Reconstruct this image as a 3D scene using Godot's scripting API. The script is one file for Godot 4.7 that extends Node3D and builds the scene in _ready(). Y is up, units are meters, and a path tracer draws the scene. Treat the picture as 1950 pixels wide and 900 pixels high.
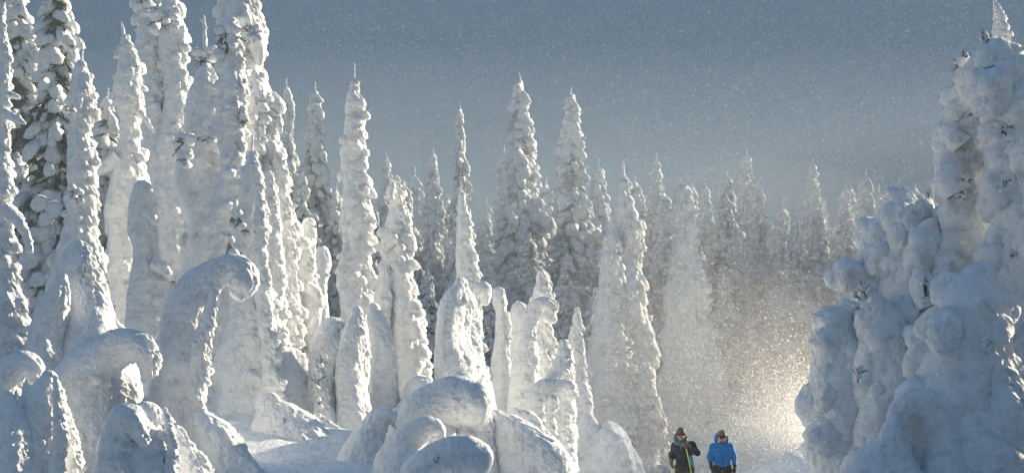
extends Node3D
# A winter trail between snow-buried spruces, low sun behind on the right, diamond dust in the air.

const F := 3011.0        # focal length in photograph pixels
const CAM_Y := 1.6
const HORIZON := 830.0

var rng := RandomNumberGenerator.new()
var cell := FastNoiseLite.new()
var wave := FastNoiseLite.new()
var snow_mat: StandardMaterial3D
var ground_mat: StandardMaterial3D
var needle_mat: StandardMaterial3D
var bark_mat: StandardMaterial3D
var frosted_mat: StandardMaterial3D
var clumps: Array = []      # lumpy snow pieces, unit size
var small_clumps: Array = []
var pads: Array = []        # the coarsest, for far trees
var tufts: Array = []       # needle tufts, unit size
var twigs: Array = []       # sprigs, unit length
var K := {}
var used := {}


func _ready() -> void:
	rng.seed = 71
	camera_and_light()
	materials()
	pieces()
	ground()
	forest()
	beyond_frame()
	hazy_trees()
	left_trees()
	middle_trees()
	left_saplings()
	centre_saplings()
	right_cluster()
	people()
	air()


# ---------------------------------------------------------------- camera, sky, sun
func camera_and_light() -> void:
	var cam := Camera3D.new()
	cam.name = "camera"
	cam.projection = Camera3D.PROJECTION_FRUSTUM
	cam.near = 0.1
	cam.far = 2000.0
	cam.size = 900.0 / F * cam.near
	cam.frustum_offset = Vector2(0, (HORIZON - 450.0) / F * cam.near)
	cam.position = Vector3(0, CAM_Y, 0)
	add_child(cam)
	cam.current = true

	var env := Environment.new()
	env.background_mode = Environment.BG_SKY
	var sm := ProceduralSkyMaterial.new()
	sm.sky_top_color = Color(0.23, 0.345, 0.46)
	sm.sky_horizon_color = Color(0.05, 0.09, 0.16)
	sm.sky_curve = 0.45
	sm.sky_energy_multiplier = 1.0
	sm.ground_bottom_color = Color(0.05, 0.09, 0.16)
	sm.ground_horizon_color = Color(0.05, 0.09, 0.16)
	sm.sun_angle_max = 1.0
	var sky := Sky.new()
	sky.sky_material = sm
	env.sky = sky
	env.tonemap_mode = Environment.TONE_MAPPER_LINEAR
	env.tonemap_exposure = 2.6
	env.sdfgi_enabled = true
	env.ssao_enabled = true
	env.ssil_enabled = true
	env.fog_enabled = true
	env.fog_density = 0.0018
	env.fog_light_color = Color(0.80, 0.89, 0.93)
	env.volumetric_fog_enabled = true
	env.volumetric_fog_density = 0.0
	var we := WorldEnvironment.new()
	we.name = "world_environment"
	we.environment = env
	add_child(we)

	var sun := DirectionalLight3D.new()
	sun.name = "sun"
	sun.light_energy = 1.6
	sun.light_color = Color(1.0, 0.935, 0.82)
	sun.light_angular_distance = 0.5
	sun.shadow_enabled = true
	var az := deg_to_rad(53.0)     # from straight ahead towards the right
	var el := deg_to_rad(16.0)
	var to_sun := Vector3(sin(az) * cos(el), sin(el), -cos(az) * cos(el))
	add_child(sun)
	sun.look_at_from_position(to_sun * 100.0, Vector3.ZERO, Vector3.UP)


func at(px: float, py: float, d: float) -> Vector3:
	return Vector3((px - 975.0) / F * d, CAM_Y + (HORIZON - py) / F * d, -d)


# ---------------------------------------------------------------- materials
func noise_tex(seed_: int, freq: float, type: int, oct: int, size := 512, as_normal := false, bump := 4.0) -> NoiseTexture2D:
	var n := FastNoiseLite.new()
	n.seed = seed_
	n.noise_type = type
	n.frequency = freq
	n.fractal_type = FastNoiseLite.FRACTAL_FBM if oct > 1 else FastNoiseLite.FRACTAL_NONE
	n.fractal_octaves = oct
	n.fractal_gain = 0.6
	var t := NoiseTexture2D.new()
	t.width = size
	t.height = size
	t.seamless = true
	t.noise = n
	t.as_normal_map = as_normal
	t.bump_strength = bump
	t.generate_mipmaps = false
	return t


func tone_tex(seed_: int, freq: float, a: Color, b: Color) -> NoiseTexture2D:
	var t := noise_tex(seed_, freq, FastNoiseLite.TYPE_SIMPLEX_SMOOTH, 4, 512)
	var g := Gradient.new()
	g.set_color(0, a)
	g.set_color(1, b)
	g.add_point(0.38, a.lerp(b, 0.75))
	t.color_ramp = g
	return t


func materials() -> void:
	var rime := noise_tex(5, 0.012, FastNoiseLite.TYPE_SIMPLEX_SMOOTH, 5, 1024)
	snow_mat = StandardMaterial3D.new()
	snow_mat.resource_name = "rimed_snow"
	snow_mat.albedo_texture = tone_tex(8, 0.012, Color(0.76, 0.775, 0.79), Color(0.97, 0.975, 0.98))
	snow_mat.roughness = 0.75
	snow_mat.metallic_specular = 0.35
	snow_mat.uv1_triplanar = true
	snow_mat.uv1_world_triplanar = true
	snow_mat.uv1_scale = Vector3.ONE * 0.55
	snow_mat.heightmap_enabled = true
	snow_mat.heightmap_texture = rime
	snow_mat.heightmap_scale = 6.0

	ground_mat = snow_mat.duplicate()
	ground_mat.resource_name = "wind_packed_snow"
	ground_mat.heightmap_scale = 3.0

	needle_mat = StandardMaterial3D.new()
	needle_mat.resource_name = "spruce_needles"
	needle_mat.albedo_color = Color(0.055, 0.065, 0.055).linear_to_srgb()
	needle_mat.roughness = 0.8
	bark_mat = StandardMaterial3D.new()
	bark_mat.resource_name = "spruce_bark"
	bark_mat.albedo_color = Color(0.07, 0.055, 0.045).linear_to_srgb()
	bark_mat.roughness = 0.9

	cell.noise_type = FastNoiseLite.TYPE_CELLULAR
	cell.cellular_return_type = FastNoiseLite.RETURN_DISTANCE
	cell.cellular_distance_function = FastNoiseLite.DISTANCE_EUCLIDEAN
	cell.cellular_jitter = 1.0
	cell.frequency = 1.0
	cell.fractal_type = FastNoiseLite.FRACTAL_NONE
	cell.seed = 3
	wave.noise_type = FastNoiseLite.TYPE_SIMPLEX_SMOOTH
	wave.frequency = 1.0
	wave.fractal_type = FastNoiseLite.FRACTAL_NONE
	wave.seed = 9

	# how snow lies on each kind of tree: big lumps (f1, a1), small lumps (f2, a2), crust (a3), vertical stretch, sag, added clumps per metre
	K.spire = {"f1": 2.0, "a1": 0.14, "f2": 5.2, "a2": 0.065, "a3": 0.020, "sy": 1.0, "droop": 0.8, "n": 32.0, "cs": 0.15}
	K.drape = {"f1": 1.7, "a1": 0.17, "f2": 5.0, "a2": 0.07, "a3": 0.024, "sy": 0.45, "droop": 0.6, "n": 30.0, "cs": 0.15}
	K.ghost = {"f1": 1.4, "a1": 0.085, "f2": 4.6, "a2": 0.038, "a3": 0.018, "sy": 0.7, "droop": 0.4, "n": 5.0, "cs": 0.10}
	K.hook = {"f1": 1.3, "a1": 0.06, "f2": 4.2, "a2": 0.030, "a3": 0.016, "sy": 0.8, "droop": 0.3, "n": 3.0, "cs": 0.09}
	K.slab = {"f1": 1.0, "a1": 0.05, "f2": 4.6, "a2": 0.045, "a3": 0.016, "sy": 0.6, "droop": 0.3, "n": 6.0, "cs": 0.10}
	K.dome = {"f1": 0.9, "a1": 0.10, "f2": 3.4, "a2": 0.028, "a3": 0.012, "sy": 0.9, "droop": 0.2, "n": 0.0, "cs": 0.1}
	K.cauli = {"f1": 1.2, "a1": 0.22, "f2": 3.4, "a2": 0.085, "a3": 0.02, "sy": 0.8, "droop": 0.65, "n": 9.0, "cs": 0.33, "wide": 1.08, "all": true}
	K.far = {"f1": 1.2, "a1": 0.18, "f2": 3.4, "a2": 0.10, "a3": 0.03, "sy": 0.75, "droop": 0.8, "n": 22.0, "cs": 0.19, "wide": 1.1}


# ---------------------------------------------------------------- mesh helpers
func commit(v: PackedVector3Array, idx: PackedInt32Array) -> ArrayMesh:
	# smooth vertex normals from the triangles, then one surface
	var nrm := PackedVector3Array()
	nrm.resize(v.size())
	for i in range(0, idx.size(), 3):
		var a := idx[i]
		var b := idx[i + 1]
		var c := idx[i + 2]
		var n := (v[c] - v[a]).cross(v[b] - v[a])
		nrm[a] += n
		nrm[b] += n
		nrm[c] += n
	for i in nrm.size():
		nrm[i] = nrm[i].normalized()
	var arr := []
	arr.resize(Mesh.ARRAY_MAX)
	arr[Mesh.ARRAY_VERTEX] = v
	arr[Mesh.ARRAY_NORMAL] = nrm
	arr[Mesh.ARRAY_INDEX] = idx
	var m := ArrayMesh.new()
	m.add_surface_from_arrays(Mesh.PRIMITIVE_TRIANGLES, arr)
	return m


func lump(rings: int, segs: int, seed_: int, amp: float) -> ArrayMesh:
	# a unit ball of snow, knobbly on top and sagging below
	var v := PackedVector3Array()
	var idx := PackedInt32Array()
	var off := Vector3(seed_ * 7.3, seed_ * 3.1, seed_ * 5.7)
	for i in rings + 1:
		var th := PI * i / rings
		for j in segs:
			var ph := TAU * j / segs
			var p := Vector3(sin(th) * cos(ph), cos(th), sin(th) * sin(ph))
			var q := p * 1.5 + off
			var c := cell.get_noise_3d(q.x, q.y, q.z) + 1.0
			var c2 := cell.get_noise_3d(q.x * 2.7, q.y * 2.7, q.z * 2.7) + 1.0
			var r := 0.86 + amp * (0.7 - c * c) + amp * 0.4 * (0.7 - c2 * c2) + 0.12 * wave.get_noise_3d(q.x, q.y, q.z)
			p *= r
			if p.y < 0.0:
				p.y *= 0.75
			v.append(p)
	for i in rings:
		for j in segs:
			var a := i * segs + j
			var b := i * segs + (j + 1) % segs
			idx.append_array([a, b, a + segs, b, b + segs, a + segs])
	return commit(v, idx)


func spike(v: PackedVector3Array, idx: PackedInt32Array, a: Vector3, b: Vector3, r: float) -> void:
	var d := (b - a).normalized()
	var s := d.cross(Vector3(0.31, 0.87, 0.4)).normalized() * r
	var t := d.cross(s)
	var n := v.size()
	v.append_array([a + s, a - s * 0.5 + t * 0.87, a - s * 0.5 - t * 0.87, b])
	idx.append_array([n, n + 1, n + 3, n + 1, n + 2, n + 3, n + 2, n, n + 3])


func pieces() -> void:
	for i in 8:
		clumps.append(lump(13, 18, i + 1, 0.28))
		pads.append(lump(5, 7, i + 41, 0.44))
		small_clumps.append(lump(6, 9, i + 21, 0.44))
	for i in 4:
		var v := PackedVector3Array()
		var idx := PackedInt32Array()
		for k in 14:
			var d := Vector3(rng.randf_range(-1, 1), rng.randf_range(-0.8, 0.45), rng.randf_range(-1, 1)).normalized()
			spike(v, idx, d * 0.1, d * rng.randf_range(0.6, 1.15) + Vector3(0, -0.1, 0), 0.18)
		tufts.append(commit(v, idx))
	for i in 4:
		# a sprig: bent stem, side shoots, short needles all round
		var v := PackedVector3Array()
		var idx := PackedInt32Array()
		var shoots := [[Vector3.ZERO, Vector3(0.05, 1.0, 0.06)]]
		for k in 5:
			var y := 0.2 + 0.13 * k
			var ang := rng.randf() * TAU
			var l := 0.5 - 0.07 * k
			shoots.append([Vector3(0.02, y, 0.02), Vector3(cos(ang) * l, y + l * 0.65, sin(ang) * l)])
		for s in shoots:
			var a: Vector3 = s[0]
			var b: Vector3 = s[1]
			spike(v, idx, a, b, 0.032)
			var n := int(44 * (b - a).length())
			for k in n:
				var p := a.lerp(b, (k + 0.5) / n)
				var o := Vector3(rng.randf_range(-1, 1), rng.randf_range(-0.2, 0.9), rng.randf_range(-1, 1)).normalized()
				spike(v, idx, p, p + o * rng.randf_range(0.07, 0.12), 0.016)
		twigs.append(commit(v, idx))


func smooth_path(pts: Array, step: float) -> Array:
	# Catmull-Rom through [position, radius] pairs, then a rounded tip at the front end
	var out_p := PackedVector3Array()
	var out_r := PackedFloat32Array()
	for i in pts.size() - 1:
		var p0: Vector3 = pts[maxi(i - 1, 0)][0]
		var p1: Vector3 = pts[i][0]
		var p2: Vector3 = pts[i + 1][0]
		var p3: Vector3 = pts[mini(i + 2, pts.size() - 1)][0]
		var r0: float = pts[maxi(i - 1, 0)][1]
		var r1: float = pts[i][1]
		var r2: float = pts[i + 1][1]
		var r3: float = pts[mini(i + 2, pts.size() - 1)][1]
		var n := maxi(2, int(ceil((p2 - p1).length() / step)))
		for k in n:
			var t := float(k) / n
			out_p.append(p1.cubic_interpolate(p2, p0, p3, t))
			out_r.append(maxf(0.004, cubic_interpolate(r1, r2, r0, r3, t)))
	out_p.append(pts[-1][0])
	out_r.append(pts[-1][1])
	var front := PackedVector3Array()
	var fr := PackedFloat32Array()
	var dir := (out_p[0] - out_p[1]).normalized()
	var rr := out_r[0]
	var m := clampi(int(rr * 1.6 / step), 3, 14)
	for k in m:
		var a := PI / 2 * (m - k) / m
		front.append(out_p[0] + dir * rr * 0.9 * sin(a))
		fr.append(maxf(0.0015, rr * cos(a)))
	front.append_array(out_p)
	fr.append_array(out_r)
	return [front, fr]


func sweep(pts: Array, k: Dictionary, seed_: int, step: float, flat := 1.0, across := Vector3.BACK) -> ArrayMesh:
	var path := smooth_path(pts, step)
	var c: PackedVector3Array = path[0]
	var r: PackedFloat32Array = path[1]
	var most := 0.0
	for x in r:
		most = maxf(most, x)
	var segs := clampi(int(TAU * most / step), 12, 150)
	var f1: float = k.f1
	var f2: float = k.f2
	var a1: float = k.a1
	var a2: float = k.a2
	var a3: float = k.a3
	var sy: float = k.sy
	var sag: float = k.droop
	var off := Vector3(seed_ * 13.7, seed_ * 5.3, seed_ * 9.1)
	var v := PackedVector3Array()
	v.resize(c.size() * segs)
	var nn := Vector3(1, 0, 0)
	var cs := PackedVector2Array()
	for j in segs:
		cs.append(Vector2(cos(TAU * j / segs), sin(TAU * j / segs)))
	var at_ := 0
	for i in c.size():
		var tan_ := (c[mini(i + 1, c.size() - 1)] - c[maxi(i - 1, 0)]).normalized()
		nn = (nn - tan_ * nn.dot(tan_)).normalized()
		var bb := tan_.cross(nn)
		var ri := r[i]
		var amp := clampf(ri / 0.34, 0.1, 1.0)
		var w1 := a1 * amp
		var w2 := a2 * clampf(ri / 0.16, 0.1, 1.0)
		var w3 := a3 * clampf(ri / 0.1, 0.2, 1.0)
		for j in segs:
			var dir := nn * cs[j].x + bb * cs[j].y
			var p := c[i] + (dir - across * dir.dot(across) * (1.0 - flat)) * ri
			var q := p + off
			var e := cell.get_noise_3d(q.x * f1, q.y * f1 * sy, q.z * f1) + 1.0
			var e2 := cell.get_noise_3d(q.x * f2, q.y * f2 * (0.5 + 0.5 * sy), q.z * f2) + 1.0
			var g := wave.get_noise_3d(q.x * 0.9, q.y * 0.6, q.z * 0.9)
			var windward := smoothstep(-0.1, 0.75, dir.x)
			var patch := clampf(0.55 + 1.1 * wave.get_noise_3d(q.x * 0.5 + 31.0, q.y * 0.42, q.z * 0.5), 0.15, 1.3)
			var rough := (0.5 + 1.5 * windward) * (0.5 + patch)
			windward *= 0.4 + patch
			var g3 := wave.get_noise_3d(q.x * 13.0, q.y * 13.0, q.z * 13.0)
			var disp := w1 * (0.7 + 0.45 * windward) * (0.42 - 1.5 * e * e) + w2 * (0.55 + 0.75 * windward) * (0.4 - 1.5 * e2 * e2) + w3 * g3 * rough + 0.24 * ri * g
			p += dir * disp
			p.y -= sag * maxf(0.0, disp + w1 * 0.3)
			v[at_] = p
			at_ += 1
	var idx := PackedInt32Array()
	idx.resize((c.size() - 1) * segs * 6)
	var w := 0
	for i in c.size() - 1:
		var row := i * segs
		for j in segs:
			var a := row + j
			var b := row + (j + 1) % segs
			idx[w] = a
			idx[w + 1] = b
			idx[w + 2] = a + segs
			idx[w + 3] = b
			idx[w + 4] = b + segs
			idx[w + 5] = a + segs
			w += 6
	var m := commit(v, idx)
	var n: float = k.n
	if n <= 0.0:
		return m
	# loose clumps of snow caught on the branch ends
	var st := SurfaceTool.new()
	st.begin(Mesh.PRIMITIVE_TRIANGLES)
	st.append_from(m, 0, Transform3D())
	var length := 0.0
	for i in c.size() - 1:
		length += (c[i + 1] - c[i]).length()
	var lr := RandomNumberGenerator.new()
	lr.seed = seed_ * 977 + 5
	for q in int(n * length):
		var i := int(lr.randf() * (c.size() - 2)) + 1
		if r[i] < 0.05:
			continue
		var j := lr.randi() % segs
		var p := v[i * segs + j]
		var o := p - c[i]
		if not k.has("all") and o.x < 0.2 * r[i] and lr.randf() < 0.75:
			continue
		var s: float = k.cs * lr.randf_range(0.5, 1.15) * clampf(r[i] / 0.3, 0.35, 1.0)
		var b := Basis(Vector3.UP, atan2(-o.z, o.x)).rotated(Vector3(o.z, 0, -o.x).normalized(), lr.randf_range(0.1, 0.9)) * Basis.from_scale(Vector3(s * lr.randf_range(0.9, 1.5), s * (lr.randf_range(0.8, 1.3) if k.has("all") else lr.randf_range(0.7, 1.0)), s))
		st.append_from(clumps[lr.randi() % 8] if s > 0.2 else small_clumps[lr.randi() % 8], 0, Transform3D(b, p - o.normalized() * s * (0.62 if k.has("all") else 0.35)))
	return st.commit()


# ---------------------------------------------------------------- nodes
func put(called: String, mesh: Mesh, mat: Material, parent: Node = null, pos := Vector3.ZERO) -> MeshInstance3D:
	var o := MeshInstance3D.new()
	o.mesh = mesh
	o.material_override = mat
	o.position = pos
	name_it(o, called, parent if parent else self)
	return o


func name_it(o: Node, called: String, parent: Node) -> void:
	var key := "%d/%s" % [parent.get_instance_id(), called]
	var n: int = used.get(key, 0)
	used[key] = n + 1
	o.name = called if n == 0 else "%s_%03d" % [called, n]
	parent.add_child(o, true)


func tag(o: Node, label: String, category := "", group := "", kind := "") -> void:
	if label: o.set_meta("label", label)
	if category: o.set_meta("category", category)
	if group: o.set_meta("group", group)
	if kind: o.set_meta("kind", kind)


func thing(called: String, label: String, category: String, where: Vector3, group := "") -> Node3D:
	var o := Node3D.new()
	o.position = where
	name_it(o, called, self)
	tag(o, label, category, group)
	return o


var seed_count := 0


func limb(t: Node3D, called: String, list: Array, k: String, d: float, flat := 1.0, across := Vector3.BACK) -> MeshInstance3D:
	# list of [px, py, half width px, (metres nearer)] from the tip to the foot, at distance d
	var pts := []
	for a in list:
		var dd: float = d - (a[3] if a.size() > 3 else 0.0)
		pts.append([at(a[0], a[1], dd) - t.position, a[2] / F * dd * K[k].get("wide", 1.0)])
	if pts[-1][0].y < pts[-2][0].y - 0.4:
		pts.append([pts[-1][0] + (pts[-1][0] - pts[-2][0]).normalized() * 1.3, pts[-1][1] * 1.15])
	seed_count += 1
	return put(called, sweep(pts, K[k], seed_count, d * 0.0016, flat, across), snow_mat, t)


func tree(called: String, label: String, category: String, group: String, d: float, list: Array, k: String, flat := 1.0, across := Vector3.BACK) -> Node3D:
	var foot := at(list[-1][0], 0, d)
	foot.y = height(foot.x, foot.z)
	var t := thing(called, label, category, foot, group)
	limb(t, "snow_crown", list, k, d, flat, across)
	return t


func twig(t: Node3D, px: float, py: float, d: float, size: float, lean := 0.0, tilt := 0.5) -> void:
	# a sprig of needles that sticks out of the snow; size in metres
	var o := put("twig", twigs[rng.randi() % 4], needle_mat, t, at(px, py, d) - t.position)
	o.basis = Basis.from_euler(Vector3(tilt, rng.randf() * TAU, 0)).rotated(Vector3.BACK, -lean) * Basis.from_scale(Vector3.ONE * size)
	var st := SurfaceTool.new()
	st.begin(Mesh.PRIMITIVE_TRIANGLES)
	for i in 5:
		var e := size * rng.randf_range(0.08, 0.2)
		st.append_from(small_clumps[rng.randi() % 8], 0, Transform3D(Basis.from_scale(Vector3.ONE * e), o.position + o.basis.y * rng.randf_range(-0.1, 0.8) + Vector3(rng.randf_range(-0.14, 0.14), rng.randf_range(-0.05, 0.1), rng.randf_range(-0.15, 0.0)) * size))
	put("snow_clod", st.commit(), snow_mat, t)


func tuft(t: Node3D, px: float, py: float, d: float, size: float) -> void:
	# bare dark sprays showing where the snow has fallen off, partly under small clods
	var c := at(px, py, d) - t.position
	for i in 5:
		var o := put("bare_twig", twigs[rng.randi() % 4], needle_mat, t, c + Vector3(rng.randf_range(-0.5, 0.5) * size, rng.randf_range(-0.2, 1.0) * size, rng.randf_range(-0.6, -0.1) * size))
		var out := Vector3(rng.randf_range(-1, 1), rng.randf_range(-1.6, 0.2), rng.randf_range(0.1, 0.9)).normalized()
		var sx := out.cross(Vector3(0.3, 0.2, 1)).normalized()
		o.basis = Basis(sx, out, sx.cross(out)) * Basis.from_scale(Vector3.ONE * size * rng.randf_range(1.0, 1.8))
	var st := SurfaceTool.new()
	st.begin(Mesh.PRIMITIVE_TRIANGLES)
	for i in 7:
		var e := size * rng.randf_range(0.25, 0.6)
		st.append_from(small_clumps[rng.randi() % 8], 0, Transform3D(Basis.from_scale(Vector3(e * 1.2, e, e)), c + Vector3(rng.randf_range(-1, 1), rng.randf_range(-1.2, 1.2), rng.randf_range(-0.5, 0.3)) * size))
	put("snow_clod", st.commit(), snow_mat, t)


func leader(t: Node3D, px: float, y0: float, y1: float, d: float, lean := 0.0, hw := 2.0) -> void:
	# the frosted shoot that tops a spruce
	var pts := [[at(px + lean, y0, d) - t.position, hw * 0.4 / F * d], [at(px + lean * 0.4, (y0 + y1) * 0.5, d) - t.position, hw / F * d], [at(px, y1 + 6, d) - t.position, hw * 1.2 / F * d]]
	seed_count += 1
	put("leader_shoot", sweep(pts, {"f1": 7.0, "a1": 0.09, "f2": 16.0, "a2": 0.03, "a3": 0.01, "sy": 1.0, "droop": 0.3, "n": 0.0}, seed_count, 0.016), snow_mat, t)


# ---------------------------------------------------------------- ground
func height(x: float, z: float) -> float:
	var d := -z
	var near := smoothstep(19.0, 28.0, d)
	var left := smoothstep(2.0, -1.4, x) * (1.08 + 0.16 * clampf(-x - 1.0, 0.0, 7.0))
	var right := smoothstep(5.0, 7.4, x) * (1.0 + 0.05 * clampf(x - 7.0, 0.0, 8.0))
	var h := (left + right) * near * (1.0 - 0.6 * smoothstep(42.0, 60.0, d))
	h += 1.0 * smoothstep(36.0, 60.0, d) * smoothstep(3.0, 8.5, x) * (1.0 - 0.5 * smoothstep(60.0, 80.0, d))
	h += 2.6 * smoothstep(38.0, 78.0, d) + 0.012 * clampf(d - 78.0, 0.0, 120.0)
	h += near * (0.22 * exp(-pow((x + 3.9) / 1.9, 2.0) - pow((z + 28.6) / 2.2, 2.0)) + 0.45 * exp(-pow((x + 1.6) / 1.5, 2.0) - pow((z + 27.2) / 1.2, 2.0)))
	var drift := wave.get_noise_2d(x * 0.22 + 4.0, z * 0.22) * 0.22 + wave.get_noise_2d(x * 0.6, z * 0.5 + 9.0) * 0.10 + wave.get_noise_2d(x * 1.7 + 3.0, z * 1.4) * 0.04
	var trail := smoothstep(1.8, 0.6, absf(x - 3.8))
	return h + drift * near * (1.0 - 0.8 * trail)


func ground() -> void:
	var xs := PackedFloat32Array()
	var x := -400.0
	while x < 400.0:
		xs.append(x)
		var f := maxf(0.0, absf(x) - 14.0)
		x += 0.2 + f * 0.14
	var zs := PackedFloat32Array()
	var z := 40.0
	while z > -600.0:
		zs.append(z)
		var g := maxf(0.0, maxf(-z - 46.0, z + 16.0))
		z -= 0.2 + g * 0.12
	var v := PackedVector3Array()
	for zz in zs:
		for xx in xs:
			v.append(Vector3(xx, height(xx, zz), zz))
	var idx := PackedInt32Array()
	var n := xs.size()
	for i in zs.size() - 1:
		for j in n - 1:
			var a := i * n + j
			idx.append_array([a, a + n, a + 1, a + 1, a + n, a + n + 1])
	var g := put("snow_ground", commit(v, idx), ground_mat)
	tag(g, "wind packed snow over the ground and the banks of the trail", "", "", "structure")


# ---------------------------------------------------------------- the forest beyond the trail
func spruce_meshes(h: float, rmax: float, s: int, load_: float) -> Array:
	# [snow, needles]: whorls of drooping branches, each under its pillows of snow
	var lr := RandomNumberGenerator.new()
	lr.seed = s * 31 + 7
	var sn := SurfaceTool.new()
	sn.begin(Mesh.PRIMITIVE_TRIANGLES)
	var nd := SurfaceTool.new()
	nd.begin(Mesh.PRIMITIVE_TRIANGLES)
	var y := h * 0.02
	var a := lr.randf() * TAU
	while y < h * 0.985:
		var t := y / h
		a += 2.39996 + lr.randf_range(-0.5, 0.5)
		var out := Vector3(cos(a), 0, sin(a))
		var wob := wave.get_noise_3d(out.x * 0.8 + s * 4.0, y * 0.5, out.z * 0.8)
		var reach := rmax * pow(1.0 - t, 0.7) * (0.88 + 0.62 * wob) + 0.07
		var bare := wave.get_noise_3d(out.x * 1.3 - s * 3.0, y * 0.38, out.z * 1.3) * 1.5 + 0.5
		var l := reach * lr.randf_range(0.72, 1.12)
		var fall := lr.randf_range(0.5, 1.5)
		var size := clampf(0.14 + reach * 0.085, 0.07, 0.34) * lr.randf_range(0.6, 1.35)
		for q in 2:
			var u := l * (0.92 if q == 0 else 0.5)
			var p := out * u + Vector3(0, y - u * fall * 0.6, 0)
			if p.y < 0.0:
				continue
			var b := Basis(Vector3.UP, -a) * Basis(Vector3.BACK, -atan(fall) * 0.95)
			if bare < load_ and lr.randf() < 0.93:
				sn.append_from(pads[lr.randi() % 8], 0, Transform3D(b * Basis.from_scale(Vector3(size * lr.randf_range(1.1, 1.7), size * 0.75, size * lr.randf_range(0.8, 1.1))), p))
			if lr.randf() < 0.62:
				nd.append_from(tufts[lr.randi() % 4], 0, Transform3D(b * Basis.from_scale(Vector3(size * 1.7, size * 0.85, size * 1.25)), p - Vector3(0, size * 0.48, 0) + out * size * 0.16))
		y += (0.015 + 0.005 / (reach + 0.15)) * lr.randf_range(0.7, 1.3)
	for q in 5:
		sn.append_from(small_clumps[q], 0, Transform3D(Basis.from_scale(Vector3(0.07, 0.16, 0.07) * (1.0 - q * 0.12)), Vector3(0.02 * sin(q * 2.0), h * 0.97 + q * 0.17, 0)))
	return [sn.commit(), nd.commit()]


var protos: Array = []


func spruce(called: String, label: String, group: String, variant: int, px: float, top: float, d: float, turn: float, width := 1.0) -> Node3D:
	var p := at(px, 0, d)
	p.y = height(p.x, p.z) - 0.3
	var tall := at(px, top, d).y - p.y
	var t: Node3D
	if protos[variant] == null:
		var h: float = [16.0, 15.0, 17.0, 14.0, 16.0, 15.0, 13.0, 15.0][variant]
		var rm: float = [1.9, 2.3, 1.7, 2.1, 1.5, 2.6, 1.9, 2.3][variant]
		var ld: float = [0.84, 0.8, 0.9, 0.68, 0.86, 0.76, 0.6, 0.44][variant]
		var ms := spruce_meshes(h, rm, variant + 1, ld)
		t = thing(called, label, "tree", p, group)
		put("snow_load", ms[0], snow_mat, t)
		put("crown", ms[1], needle_mat if variant in [3, 7] else frosted_mat, t)
		var tr := CylinderMesh.new()
		tr.top_radius = 0.03
		tr.bottom_radius = 0.2
		tr.height = h * 0.96
		tr.radial_segments = 9
		tr.rings = 1
		put("trunk", tr, bark_mat, t, Vector3(0, h * 0.48, 0))
		protos[variant] = [t, h]
	else:
		t = protos[variant][0].duplicate()
		name_it(t, called, self)
		t.position = p
		tag(t, label, "tree", group)
	var s: float = tall / protos[variant][1]
	t.basis = Basis(Vector3.UP, turn) * Basis.from_scale(Vector3(s * width, s, s * width))
	return t


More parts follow.
